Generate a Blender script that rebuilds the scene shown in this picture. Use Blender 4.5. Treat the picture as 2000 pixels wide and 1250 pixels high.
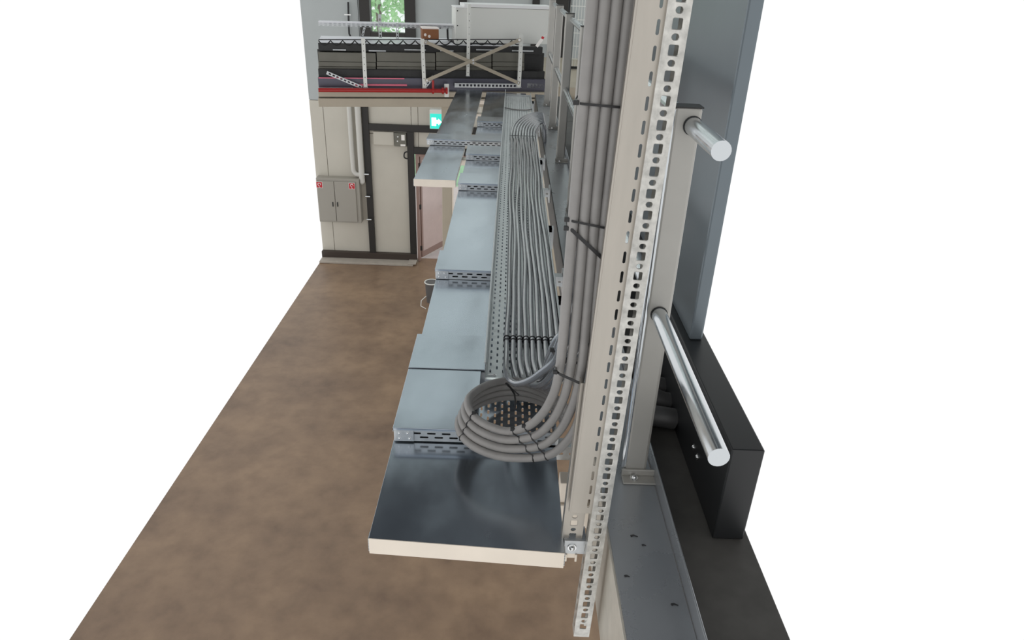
import bpy, bmesh, math, random
from mathutils import Vector, Matrix
random.seed(7)
for o in list(bpy.data.objects): bpy.data.objects.remove(o)
SC = bpy.context.scene; COL = SC.collection
PI = math.pi

# ------------------------------------------------------------------ camera
FPX, HC = 1349.0, 5.9
_t, _r, _y = math.radians(26.92), math.radians(2.4), math.radians(0.9)
FW = Vector((math.sin(_y)*math.cos(_t), math.cos(_y)*math.cos(_t), -math.sin(_t)))
_r0 = Vector((math.cos(_y), -math.sin(_y), 0)); _u0 = _r0.cross(FW)
RT = _r0*math.cos(_r) + _u0*math.sin(_r); UP = _u0*math.cos(_r) - _r0*math.sin(_r)
CAM = Vector((0, 0, HC))
cd = bpy.data.cameras.new('camera'); cd.sensor_fit = 'HORIZONTAL'; cd.sensor_width = 36.0; cd.lens = FPX/2000*36
cd.clip_start = 0.05; cd.clip_end = 300
co = bpy.data.objects.new('camera', cd); COL.objects.link(co)
m3 = Matrix((RT, UP, -FW)).transposed(); co.matrix_world = Matrix.Translation(CAM) @ m3.to_4x4()
SC.camera = co

# ------------------------------------------------------------------ world, light, exposure
W = bpy.data.worlds.new('world'); SC.world = W; W.use_nodes = True
bg = W.node_tree.nodes['Background']; bg.inputs[0].default_value = (1.0, 1.0, 1.0, 1); bg.inputs[1].default_value = 1.0
SC.view_settings.view_transform = 'Standard'; SC.view_settings.look = 'None'
SC.view_settings.gamma = 1.0; SC.view_settings.use_curve_mapping = False
SC.view_settings.exposure = 0.05

def at(px, py, X=None, Y=None, Z=None):
    d = FW + RT*((px-1000)/FPX) - UP*((py-625)/FPX)
    t = X/d.x if X is not None else (Y/d.y if Y is not None else (Z-HC)/d.z)
    return CAM + d*t

# ------------------------------------------------------------------ materials
MATS = {}
def mat(name, col, metal=0.0, rough=0.5, var=0.0, scale=8.0, bump=0.0, rvar=0.0, spec=0.5, stretch=None, emit=None, estr=1.0, col2=None):
    if name in MATS: return MATS[name]
    m = bpy.data.materials.new(name); m.use_nodes = True; MATS[name] = m
    nt = m.node_tree; b = nt.nodes['Principled BSDF']
    b.inputs['Base Color'].default_value = (*col, 1); b.inputs['Metallic'].default_value = metal
    b.inputs['Roughness'].default_value = rough; b.inputs['Specular IOR Level'].default_value = spec
    if emit:
        b.inputs['Emission Color'].default_value = (*emit, 1); b.inputs['Emission Strength'].default_value = estr
    if var or bump or rvar:
        tc = nt.nodes.new('ShaderNodeTexCoord'); mp = nt.nodes.new('ShaderNodeMapping')
        nt.links.new(tc.outputs['Object'], mp.inputs[0])
        if stretch: mp.inputs['Scale'].default_value = stretch
        nz = nt.nodes.new('ShaderNodeTexNoise'); nz.inputs['Scale'].default_value = scale
        nz.inputs['Detail'].default_value = 6; nz.inputs['Roughness'].default_value = 0.6
        nt.links.new(mp.outputs[0], nz.inputs['Vector'])
        if var:
            cr = nt.nodes.new('ShaderNodeValToRGB'); cr.color_ramp.elements[0].position = 0.3; cr.color_ramp.elements[1].position = 0.7
            a = col2 if col2 else tuple(c*(1-var) for c in col); c2 = tuple(min(1, c*(1+var*0.6)) for c in col)
            cr.color_ramp.elements[0].color = (*a, 1); cr.color_ramp.elements[1].color = (*c2, 1)
            nt.links.new(nz.outputs['Fac'], cr.inputs[0]); nt.links.new(cr.outputs[0], b.inputs['Base Color'])
        if rvar:
            mr = nt.nodes.new('ShaderNodeMapRange'); mr.inputs[1].default_value = 0.3; mr.inputs[2].default_value = 0.7
            mr.inputs[3].default_value = max(0.02, rough-rvar); mr.inputs[4].default_value = rough+rvar
            nt.links.new(nz.outputs['Fac'], mr.inputs[0]); nt.links.new(mr.outputs[0], b.inputs['Roughness'])
        if bump:
            bp = nt.nodes.new('ShaderNodeBump'); bp.inputs['Strength'].default_value = bump; bp.inputs['Distance'].default_value = 0.002
            nt.links.new(nz.outputs['Fac'], bp.inputs['Height']); nt.links.new(bp.outputs[0], b.inputs['Normal'])
    return m

mat('cover_steel', (0.45, 0.50, 0.555), 0.97, 0.20, var=0.10, scale=3.5, rvar=0.09, stretch=(1, .6, 1))
mat('tray_steel', (0.56, 0.58, 0.59), 0.85, 0.38, var=0.15, scale=30, rvar=0.08)
mat('strut_steel', (0.58, 0.57, 0.535), 0.8, 0.36, var=0.35, scale=34, rvar=0.1)
mat('bright_steel', (0.75, 0.76, 0.76), 1.0, 0.2, rvar=0.06, scale=40)
mat('cream_steel', (0.78, 0.70, 0.60), 0.25, 0.42, var=0.05, scale=6)
mat('slot_plate_steel', (0.46, 0.428, 0.38), 0.8, 0.36, var=0.08, scale=9, stretch=(3, 3, .5), rvar=0.06)
mat('post_grey', (0.42, 0.41, 0.38), 0.35, 0.38, var=0.06, scale=6)
mat('rail_steel', (0.60, 0.63, 0.65), 1.0, 0.2, rvar=0.08, scale=14)
mat('cable_grey', (0.27, 0.26, 0.25), 0.0, 0.42, var=0.1, scale=18, rvar=0.06)
cm = mat('conduit_grey', (0.20, 0.215, 0.235), 0.0, 0.2, var=0.1, scale=18, spec=0.8).node_tree.nodes['Principled BSDF']
cm.inputs['Coat Weight'].default_value = 0.9; cm.inputs['Coat IOR'].default_value = 2.15; cm.inputs['Coat Roughness'].default_value = 0.1
mat('tie_black', (0.012, 0.012, 0.013), 0.0, 0.4)
mat('deck_steel', (0.38, 0.40, 0.42), 0.6, 0.30, var=0.06, scale=4, rvar=0.06)
mat('deck_side', (0.50, 0.47, 0.41), 0.3, 0.45, var=0.12, scale=14)
mat('deck_plate', (0.075, 0.072, 0.066), 0.1, 0.55, var=0.3, scale=6)
mat('black_paint', (0.010, 0.011, 0.012), 0.0, 0.4)
mat('guard_grey', (0.16, 0.19, 0.21), 0.5, 0.3, var=0.12, scale=1.2)
mat('hose_dark', (0.06, 0.06, 0.06), 0.0, 0.45)
mat('wall_panel', (0.56, 0.53, 0.46), 0.0, 0.6, var=0.05, scale=1.5)
mat('wall_panel_upper', (0.42, 0.45, 0.45), 0.0, 0.6, var=0.05, scale=1.5)
mat('frame_dark', (0.020, 0.018, 0.016), 0.0, 0.5)
mat('trim_dark', (0.045, 0.032, 0.025), 0.0, 0.5)
mat('kerb', (0.42, 0.38, 0.33), 0.0, 0.6, var=0.1)
mat('gallery_beige', (0.42, 0.37, 0.29), 0.1, 0.5, var=0.06, scale=3)
mat('gallery_grey', (0.16, 0.155, 0.13), 0.2, 0.5, var=0.15, scale=3)
mat('gallery_white', (0.80, 0.80, 0.84), 0.1, 0.35)
mat('gallery_dark', (0.018, 0.018, 0.018), 0.0, 0.45, var=0.3, scale=20)
mat('gallery_slate', (0.10, 0.10, 0.13), 0.4, 0.3)
mat('red_paint', (0.35, 0.015, 0.015), 0.0, 0.3)
mat('pink_light_line', (0.95, 0.22, 0.32), 0.0, 0.35)  # bright colour stands in for red light lines, no emission
mat('cabinet_grey', (0.33, 0.31, 0.27), 0.0, 0.5)
mat('white_paint', (0.75, 0.76, 0.72), 0.0, 0.4)
mat('pipe_white', (0.58, 0.57, 0.53), 0.0, 0.4)
mat('cardboard', (0.27, 0.11, 0.045), 0.0, 0.7)
mat('cardboard_top', (0.85, 0.78, 0.74), 0.0, 0.6)
mat('sign_red', (0.50, 0.01, 0.02), 0.0, 0.4)
mat('sign_white', (0.85, 0.85, 0.85), 0.0, 0.4)
mat('exit_green', (0.02, 0.25, 0.2), 0.0, 0.4, emit=(0.02, 0.72, 0.58), estr=0.9)
mat('exit_white', (0.9, 0.9, 0.9), 0.0, 0.4, emit=(1, 1, 1), estr=1.4)
mat('ceiling_dark', (0.07, 0.075, 0.085), 0.0, 0.8)
mat('door_wood', (0.30, 0.20, 0.17), 0.0, 0.4)
mat('door_panel', (0.62, 0.50, 0.47), 0.0, 0.2, var=0.1, scale=2)
mat('bark', (0.12, 0.08, 0.05), 0.0, 0.8)
mat('leaf', (0.50, 0.80, 0.42), 0.0, 0.5, var=0.35, scale=1.2)
mat('hedge', (0.35, 0.62, 0.38), 0.0, 0.6, var=0.3, scale=2)
mat('bin_grey', (0.12, 0.12, 0.12), 0.0, 0.5)
mat('tag_white', (0.85, 0.82, 0.78), 0.0, 0.5)
mat('paving', (0.62, 0.56, 0.55), 0.0, 0.7, var=0.08)

def floor_material():
    m = bpy.data.materials.new('floor_concrete'); m.use_nodes = True; MATS['floor_concrete'] = m
    nt = m.node_tree; b = nt.nodes['Principled BSDF']; N = nt.nodes.new; L = nt.links.new
    tc = N('ShaderNodeTexCoord')
    n1 = N('ShaderNodeTexNoise'); n1.inputs['Scale'].default_value = 0.9; n1.inputs['Detail'].default_value = 7; n1.inputs['Roughness'].default_value = .62
    n2 = N('ShaderNodeTexNoise'); n2.inputs['Scale'].default_value = 5; n2.inputs['Detail'].default_value = 5
    L(tc.outputs['Object'], n1.inputs['Vector']); L(tc.outputs['Object'], n2.inputs['Vector'])
    r1 = N('ShaderNodeValToRGB'); e = r1.color_ramp.elements
    e[0].position = .32; e[0].color = (0.20, 0.135, 0.092, 1); e[1].position = .68; e[1].color = (0.335, 0.23, 0.148, 1)
    r2 = N('ShaderNodeValToRGB'); e = r2.color_ramp.elements
    e[0].position = .25; e[0].color = (0.72, 0.70, 0.70, 1); e[1].position = .6; e[1].color = (1, 1, 1, 1)
    mx = N('ShaderNodeMix'); mx.data_type = 'RGBA'; mx.blend_type = 'MULTIPLY'; mx.inputs[0].default_value = 0.7
    L(n1.outputs['Fac'], r1.inputs[0]); L(n2.outputs['Fac'], r2.inputs[0])
    L(r1.outputs[0], mx.inputs[6]); L(r2.outputs[0], mx.inputs[7]); L(mx.outputs[2], b.inputs['Base Color'])
    b.inputs['Roughness'].default_value = 0.42; b.inputs['Specular IOR Level'].default_value = 0.35
floor_material()
def glass_material():
    m = bpy.data.materials.new('pane_glass'); m.use_nodes = True; MATS['pane_glass'] = m
    nt = m.node_tree; nt.nodes.clear(); N = nt.nodes.new
    o = N('ShaderNodeOutputMaterial'); t = N('ShaderNodeBsdfTransparent'); g = N('ShaderNodeBsdfGlossy'); mx = N('ShaderNodeMixShader')
    t.inputs[0].default_value = (.93, .97, .96, 1); g.inputs['Roughness'].default_value = .03; mx.inputs[0].default_value = .06
    nt.links.new(t.outputs[0], mx.inputs[1]); nt.links.new(g.outputs[0], mx.inputs[2]); nt.links.new(mx.outputs[0], o.inputs[0])
glass_material()

# ------------------------------------------------------------------ mesh builder
def wloc(o):
    p = Vector((0, 0, 0))
    while o is not None:
        p += o.location; o = o.parent
    return p

class Fr:                                   # a local frame: origin + three axes
    def __init__(s, o, u, v, w): s.o, s.u, s.v, s.w = Vector(o), Vector(u).normalized(), Vector(v).normalized(), Vector(w).normalized()
    def p(s, a, b, c): return s.o + s.u*a + s.v*b + s.w*c
WF = Fr((0, 0, 0), (1, 0, 0), (0, 1, 0), (0, 0, 1))

class MB:
    def __init__(s): s.v, s.f, s.sm = [], [], []
    def add(s, vs, fs, smooth=False):
        n = len(s.v); s.v += [Vector(q) for q in vs]
        s.f += [tuple(i+n for i in f) for f in fs]; s.sm += [smooth]*len(fs)
        return s
    def box(s, x0, x1, y0, y1, z0, z1, fr=WF):
        P = [fr.p(x, y, z) for z in (z0, z1) for x, y in ((x0, y0), (x1, y0), (x1, y1), (x0, y1))]
        return s.add(P, [(3, 2, 1, 0), (4, 5, 6, 7), (0, 1, 5, 4), (1, 2, 6, 5), (2, 3, 7, 6), (3, 0, 4, 7)])
    def cbox(s, x0, x1, y0, y1, z0, z1, c=.003, fr=WF):          # chamfered box
        bm = bmesh.new(); vs = [bm.verts.new((x, y, z)) for z in (z0, z1) for x, y in ((x0, y0), (x1, y0), (x1, y1), (x0, y1))]
        for f in [(3, 2, 1, 0), (4, 5, 6, 7), (0, 1, 5, 4), (1, 2, 6, 5), (2, 3, 7, 6), (3, 0, 4, 7)]: bm.faces.new([vs[i] for i in f])
        bmesh.ops.bevel(bm, geom=bm.edges[:], offset=c, segments=2, affect='EDGES', profile=.5)
        bm.verts.index_update()
        s.add([fr.p(*v.co) for v in bm.verts], [tuple(v.index for v in f.verts) for f in bm.faces]); bm.free(); return s
    def prism(s, prof, fr, l0, l1):                               # prof in (u,w), swept along v
        n = len(prof)
        P = [fr.p(a, l0, b) for a, b in prof] + [fr.p(a, l1, b) for a, b in prof]
        F = [(i, (i+1) % n, n+(i+1) % n, n+i) for i in range(n)]
        return s.add(P, F + [tuple(range(n-1, -1, -1)), tuple(range(n, 2*n))])
    def tube(s, pts, r, n=12, caps=True, closed=False, smooth=True):
        pts = [Vector(p) for p in pts]; m = len(pts); P = []; F = []
        T = []
        for i in range(m):
            a = pts[i-1] if (i or closed) else pts[i]; b = pts[(i+1) % m] if (i < m-1 or closed) else pts[i]
            T.append((b-a).normalized())
        ref = Vector((0, 0, 1)) if abs(T[0].z) < .9 else Vector((1, 0, 0))
        nn = (ref - T[0]*ref.dot(T[0])).normalized()
        for i in range(m):
            nn = (nn - T[i]*nn.dot(T[i])).normalized(); bb = T[i].cross(nn)
            rr = r(i/(m-1)) if callable(r) else r
            P += [pts[i] + (nn*math.cos(2*PI*k/n) + bb*math.sin(2*PI*k/n))*rr for k in range(n)]
        for i in range(m if closed else m-1):
            j = (i+1) % m
            F += [(i*n+k, i*n+(k+1) % n, j*n+(k+1) % n, j*n+k) for k in range(n)]
        s.add(P, F, smooth)
        if caps and not closed:
            s.add(P[:n], [tuple(range(n-1, -1, -1))]); s.add(P[-n:], [tuple(range(n))])
        return s
    def disc(s, c, ax, r, h, n=12, smooth=False):                 # short cylinder from c along ax
        c, ax = Vector(c), Vector(ax).normalized()
        return s.tube([c, c+ax*h], r, n, smooth=smooth)
    def bolt(s, c, ax, r=.008, h=.006):                           # domed head on a washer
        ax = Vector(ax).normalized(); c = Vector(c)
        s.disc(c, ax, r*1.5, h*.25, 14)
        return s.tube([c+ax*h*t for t in (.25, .6, .9, 1.0)], lambda t: r*(1, .92, .6, .2)[min(3, int(t*3+.5))], 10)
    def strip(s, pts, side, w, th):                               # flat band along pts, wide along side
        P = []; F = []; side = Vector(side).normalized(); m = len(pts)
        for i in range(m):
            a = Vector(pts[max(0, i-1)]); b = Vector(pts[min(m-1, i+1)]); t = (b-a).normalized()
            sd = (side - t*side.dot(t)).normalized(); nn = t.cross(sd); c = Vector(pts[i])
            P += [c - sd*w/2 - nn*th/2, c + sd*w/2 - nn*th/2, c + sd*w/2 + nn*th/2, c - sd*w/2 + nn*th/2]
        for i in range(m-1):
            F += [(i*4+k, i*4+(k+1) % 4, i*4+4+(k+1) % 4, i*4+4+k) for k in range(4)]
        return s.add(P, F + [(3, 2, 1, 0), tuple(4*m-4+k for k in range(4))])
    def plate(s, fr, cells, th=.0015, rim=0.0):
        """sheet in the (u,v) plane of fr, thickness along -w; every cell = (u0,u1,v0,v1,hole); hole = None or (kind,cu,cv,ru,rv)"""
        for (u0, u1, v0, v1, h) in cells:
            if h is None:
                s.add([fr.p(u0, v0, 0), fr.p(u1, v0, 0), fr.p(u1, v1, 0), fr.p(u0, v1, 0)], [(0, 1, 2, 3)])
                s.add([fr.p(u0, v0, -th), fr.p(u1, v0, -th), fr.p(u1, v1, -th), fr.p(u0, v1, -th)], [(3, 2, 1, 0)])
                continue
            k, cu, cv, ru, rv = h
            if k == 'slot':
                rr = min(ru, rv); q = [(ru-rr+rr*math.cos(a), rv-rr+rr*math.sin(a)) for a in (.2, PI/4, PI/2-.2)]
            elif k == 'round': q = [(ru*math.cos(a), rv*math.sin(a)) for a in (PI/12, PI/4, PI*5/12)]
            else:
                c = .22*min(ru, rv); q = [(ru, rv-c), (ru-.3*c, rv-.3*c), (ru-c, rv)]
            H = []; O = []
            for sx, sy in ((1, 1), (-1, 1), (-1, -1), (1, -1)):
                qq = [(cu+sx*a, cv+sy*b) for a, b in q]
                eu = u1 if sx > 0 else u0; ev = v1 if sy > 0 else v0
                oo = [(eu, qq[0][1]), (eu, ev), (qq[2][0], ev)]
                if sx*sy < 0: qq.reverse(); oo.reverse()
                H += qq; O += oo
            n = 12; P = [fr.p(a, b, 0) for a, b in O]
            H1 = [(cu+(a-cu)*(1+rim), cv+(b-cv)*(1+rim)) for a, b in H]
            P += [fr.p(a, b, 0) for a, b in H1] + [fr.p(a, b, -th*.35 if rim else -th*.01) for a, b in H]
            P += [fr.p(a, b, -th) for a, b in H] + [fr.p(a, b, -th) for a, b in O]
            F = []
            for g in range(4):
                F += [(g*n+i, g*n+(i+1) % n, (g+1)*n+(i+1) % n, (g+1)*n+i) for i in range(n)]
            s.add(P, F)
        return s
    def build(s, name, material, parent=None, kind=None, label=None):
        off = wloc(parent) if parent else Vector((0, 0, 0))
        me = bpy.data.meshes.new(name); me.from_pydata([v-off for v in s.v], [], s.f)
        me.polygons.foreach_set('use_smooth', s.sm); me.materials.append(MATS[material]); me.update()
        o = bpy.data.objects.new(name, me); COL.objects.link(o)
        if parent: o.parent = parent
        if kind: o['kind'] = kind
        if label: o['label'] = label
        return o

def tag(o, label, cat, group=None, kind=None):
    o['label'] = label; o['category'] = cat
    if group: o['group'] = group
    if kind: o['kind'] = kind
    return o
def thing(name, label, cat, loc, group=None):
    o = bpy.data.objects.new(name, None); o.empty_display_size = .05; COL.objects.link(o); o.location = loc
    return tag(o, label, cat, group)
def struct(mb, name, material, parent=None):
    return mb.build(name, material, parent, kind=None if parent else 'structure')
def spline(pts, step=.02):
    pts = [Vector(p) for p in pts]; out = []
    P = [pts[0]*2-pts[1]] + pts + [pts[-1]*2-pts[-2]]
    for i in range(1, len(P)-2):
        p0, p1, p2, p3 = P[i-1:i+3]; n = max(2, int((p2-p1).length/step))
        a = .5; t0 = 0; t1 = t0+max(1e-5, (p1-p0).length)**a; t2 = t1+max(1e-5, (p2-p1).length)**a; t3 = t2+max(1e-5, (p3-p2).length)**a
        for k in range(n):
            t = t1+(t2-t1)*k/n
            A1 = p0*((t1-t)/(t1-t0))+p1*((t-t0)/(t1-t0)); A2 = p1*((t2-t)/(t2-t1))+p2*((t-t1)/(t2-t1)); A3 = p2*((t3-t)/(t3-t2))+p3*((t-t2)/(t3-t2))
            B1 = A1*((t2-t)/(t2-t0))+A2*((t-t0)/(t2-t0)); B2 = A2*((t3-t)/(t3-t1))+A3*((t-t1)/(t3-t1))
            out.append(B1*((t2-t)/(t2-t1))+B2*((t-t1)/(t2-t1)))
    return out + [pts[-1]]

# ================================================================== SETTING
XL, XR, YW = -4.05, 3.6, 14.4
struct(MB().box(XL, 2.0, 2.6, YW+.15, -.2, 0), 'floor', 'floor_concrete')
struct(MB().box(-4.2, 5.0, -1.5, 8.3, 9.4, 9.6), 'ceiling', 'ceiling_dark')
rf = MB()
for k in range(6): rf.cbox(-4.2+1.8*k, -4.1+1.8*k, 8.3, YW+.15, 9.4, 9.55, .01)
rf.cbox(-4.2, 5.0, 8.25, 8.35, 9.38, 9.6, .01).cbox(-4.2, 5.0, 11.3, 11.4, 9.42, 9.55, .01)
w2 = struct(rf, 'added_rooflight', 'frame_dark')  # unseen rooflight, added so the tray covers reflect bright sky
for k in range(5): MB().box(-4.1+1.8*k, -2.4+1.8*k, 8.35, YW+.1, 9.47, 9.48).build('pane', 'pane_glass', w2)
# far wall: solid pieces around the doorway and the window opening
dX0, dX1, dZ = -1.93, -.72, 2.42
wX0, wX1, wZ0, wZ1 = -2.72, -2.06, 4.72, 6.3
wb = bpy.data.objects.new('wall_far', None); COL.objects.link(wb); wb.location = (0, YW, 0); wb['kind'] = 'structure'
panels = []
xs_low = [XL, -3.05, -2.95, dX0]
def wpanel(x0, x1, z0, z1, m):
    MB().cbox(x0+.004, x1-.004, YW, YW+.12, z0+.004, z1-.004, .006).build('panel', m, wb)
for x0, x1 in ((XL, -3.78), (-3.78, -2.9), (-2.9, -2.0)): wpanel(x0, x1, 0.02, 2.78 if x0 > -2.95 else 3.4, 'wall_panel')
wpanel(-2.9, -2.0, 2.78, 3.4, 'wall_panel'); wpanel(-2.0, -1.86, 2.5, 3.4, 'wall_panel'); wpanel(-1.86, -.6, dZ, 3.4, 'wall_panel'); wpanel(-.6, .8, 0.02, 3.4, 'wall_panel'); wpanel(.8, 2.2, 0.02, 3.4, 'wall_panel'); wpanel(2.2, XR, .02, 3.4, 'wall_panel')
wpanel(XL, -2.95, 3.4, 6.5, 'wall_panel_upper'); wpanel(-2.95, wX0, 3.4, 6.5, 'wall_panel_upper')
wpanel(wX0, wX1, 3.4, wZ0, 'wall_panel_upper'); wpanel(wX0, wX1, wZ1, 6.5, 'wall_panel_upper')
for x0, x1 in ((wX1, -.9), (-.9, .42), (.42, 1.1), (1.1, 2.4), (2.4, XR)): wpanel(x0, x1, 3.4, 6.5, 'wall_panel_upper')
wpanel(XL, XR, 6.5, 6.8, 'wall_panel_upper')
hw_ = MB().cbox(XL, XR, YW, YW+.12, 6.8, 6.88, .006).cbox(XL, XR, YW, YW+.12, 9.3, 9.4, .006)
for k in range(7): hw_.cbox(XL+1.26*k, XL+.09+1.26*k, YW, YW+.12, 6.88, 9.3, .006)
w3 = struct(hw_, 'added_high_window', 'frame_dark')  # unseen high window band, added to brighten the farther covers' reflections
for k in range(6): MB().box(XL+.09+1.26*k, XL+1.26+1.26*k, YW+.05, YW+.06, 6.88, 9.3).build('pane', 'pane_glass', w3)
# dark steel framing on the wall
def framebar(name, x0, x1, z0, z1, d=.07, m='frame_dark'):
    struct(MB().cbox(x0, x1, YW-d, YW-.001, z0, z1, .006), name, m)
framebar('trim_1', -2.99, -2.86, .02, 3.75)
framebar('trim_2', -2.09, -1.95, .02, 2.85)
framebar('trim_3', -2.86, -.3, 2.85, 2.985)
framebar('trim_4', -1.95, -.6, 2.40, 2.54)
framebar('trim_5', -1.03, -.88, 3.4, 6.5); framebar('trim_6', .36, .5, 3.4, 6.5); framebar('trim_7', .78, 1.06, 3.4, 6.5)
framebar('trim_8', -.3, XR, 2.9, 3.0)
struct(MB().cbox(XL, -1.95, YW-.1, YW-.001, 0.0, .18, .006), 'baseboard_far', 'trim_dark')
struct(MB().cbox(XL, -2.0, YW-.36, YW-.1, 0, .045, .008).cbox(-2.12, -1.94, YW-.36, YW-.1, .045, .06, .004), 'trim_9', 'kerb')
# window
wn = MB()
for a in ((wX0-.2, wX0, wZ0-.22, wZ1+.1), (wX1, wX1+.2, wZ0-.22, wZ1+.1)): wn.cbox(a[0], a[1], YW-.08, YW+.13, a[2], a[3], .006)
wn.cbox(wX0, wX1, YW-.08, YW+.13, wZ0-.22, wZ0, .006); wn.cbox(wX0, wX1, YW-.08, YW+.13, wZ1, wZ1+.1, .006)
w1 = struct(wn, 'window_1', 'frame_dark')
MB().box(wX0, wX1, YW+.04, YW+.05, wZ0, wZ1).build('pane', 'pane_glass', w1)
# doorway with its leaf swung outwards
d1 = struct(MB().cbox(dX0, dX0+.06, YW-.05, YW+.14, 0, dZ, .005).cbox(dX1-.05, dX1, YW-.05, YW+.14, 0, dZ, .005).cbox(dX0+.06, dX1-.05, YW-.05, YW+.14, dZ-.07, dZ, .005), 'door_1', 'door_wood')
a = math.radians(62); dl = Fr((dX0+.08, YW+.12, 0), (math.cos(a), math.sin(a), 0), (-math.sin(a), math.cos(a), 0), (0, 0, 1))
lf = MB().cbox(0, .06, 0, .05, .03, dZ-.1, .004, dl).cbox(.9, .96, 0, .05, .03, dZ-.1, .004, dl).cbox(.06, .9, 0, .05, .03, .16, .004, dl).cbox(.06, .9, 0, .05, dZ-.2, dZ-.1, .004, dl).build('door_leaf', 'door_wood', d1)
MB().box(.06, .9, .015, .035, .16, dZ-.2, dl).build('leaf_panel', 'door_panel', lf)
MB().tube([dl.p(.86, -.01, 1.0), dl.p(.86, -.05, 1.0), dl.p(.76, -.05, 1.0)], .011, 8).build('door_handle', 'rail_steel', lf)
MB().box(.30, .55, .011, .0149, 1.75, 2.1, dl).build('sticker', 'sign_white', lf, label='white sticker')
for z in (.25, 1.2, 2.1): MB().cbox(dX0+.06, dX0+.1, YW-.03, YW+.01, z, z+.1, .003).build('hinge', 'frame_dark', d1)
struct(MB().box(-3.2, 1.2, YW+.15, YW+6, -.2, -.01), 'ground', 'paving')

# ================================================================== MEZZANINE DECK
DZ = 4.45; DX = .33; DY0, DY1 = 1.02, 9.4
dk = thing('mezzanine_deck', 'grey steel walkway deck with an upturned toe board under the railing', 'deck', (.5, 5, DZ))
MB().cbox(DX, .505, DY0, DY1, DZ-.012, DZ, .003).build('edge_channel', 'deck_steel', dk)
MB().cbox(DX-.006, DX+.001, 2.402, DY1, DZ-.2, DZ+.001, .002).build('fascia', 'deck_plate', dk, label='far part of the deck edge, dark reflections put into its colour')  # dark colour stands in for the dim surroundings this edge would reflect
MB().cbox(DX-.006, DX+.001, DY0, 2.4, DZ-.32, DZ+.001, .002).build('fascia', 'deck_side', dk, label='pale beige vertical face of the deck edge')
MB().cbox(.506, .512, DY0, DY1, DZ-.01, DZ+.055, .002).build('toe_board', 'deck_steel', dk)
for i in range(5):
    MB().cbox(.514, .74, DY0+.005+i*1.66, DY0+1.655+i*1.66, DZ-.014, DZ-.002, .003).build('floor_plate', 'deck_plate', dk)
for y in (2.56, 4.8, 6.8, 8.96): MB().box(DX+.002, .78, y, y+.08, DZ-.2, DZ-.014).build('joist', 'deck_side', dk)
for i, y in enumerate((2.6, 9.0)):
    c = thing('deck_column', ('beige steel column carrying the near end of the walkway deck', 'beige steel column carrying the far end of the walkway deck')[i], 'column', (.70, y, 0), 'columns under the walkway deck')
    MB().cbox(.63, .77, y-.07, y+.07, .012, DZ-.2, .004).build('shaft', 'gallery_beige', c)
    MB().cbox(.58, .82, y-.12, y+.12, 0, .012, .003).build('base_plate', 'frame_dark', c)

# railing: posts and the two tubular rails
PX0, PX1, PS = .410, .482, 1.365
rl = thing('railing', 'grey tubular steel railing with flat posts along the walkway edge', 'railing', (.44, 5, DZ))
post_me = None
for k in range(6):
    y = 1.77+PS*k
    if post_me is None:
        o = MB().cbox(PX0, PX1, y, y+.05, DZ+.004, 5.61, .009).build('post', 'post_grey', rl); post_me = o.data
        for p in post_me.polygons: p.use_smooth = False
    else:
        o = bpy.data.objects.new('post', post_me); COL.objects.link(o); o.parent = rl; o.location = (0, PS*k, 0)
    if k == 0: MB().tube([(PX0+.001, y+.012, DZ+.03), (PX0+.001, y+.012, 5.604)], .0105, 14).build('rounded_edge', 'rail_steel', o, label='shiny rounded left edge')
    MB().box(PX0-.001, PX1+.001, y-.001, y+.051, 5.608, 5.6115).build('post_cap', 'gallery_dark', o)
    fb = MB().cbox(PX0-.008, PX1+.03, y-.045, y, DZ+.001, DZ+.007, .002).cbox(PX0-.008, PX1+.03, y-.008, y-.0005, DZ+.007, DZ+.03, .002).build('foot_plate', 'post_grey', o)
    MB().bolt((.44, y-.02, DZ+.007), (0, 0, 1), .009, .012).build('bolt', 'bright_steel', o)
for z, yn, rx in ((5.566, 1.5, .461), (5.036, 1.12, .447)):
    b = MB().tube([(rx, yn, z), (rx, 1.7695, z)], .0225, 20)
    b.build('rail', 'rail_steel', rl)
    for k in range(5):
        MB().tube([(rx, 1.82+PS*k, z), (rx, 1.77+PS*(k+1), z)], .0225, 16).build('rail', 'rail_steel', rl)
    for k in range(3):
        MB().tube([(rx, 1.766+PS*k, z), (rx, 1.7698+PS*k, z)], .0245, 20).build('rail_collar', 'black_paint', rl)

# dark stains and scuffs on the deck channel, shaped as small raised beads
for i, (x, y, r) in enumerate(((.402, 1.50, .009), (.425, 1.465, .005), (.47, 1.26, .008), (.36, 1.35, .006))):
    c_ = MB().tube([(x-r, y, DZ+.0015), (x, y+r*.3, DZ+.002), (x+r*1.3, y-r*.2, DZ+.0012)], lambda t: .003-.002*t, 6).build('deck_stain', 'tie_black')
    tag(c_, ('largest black stain on the deck channel, level with the tray bracket', 'small black stain just right of the largest one on the deck', 'black stain next to the toe board near the lower right', 'black stain by the left edge of the deck channel')[i], 'stain', 'black stains on the deck')
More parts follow.
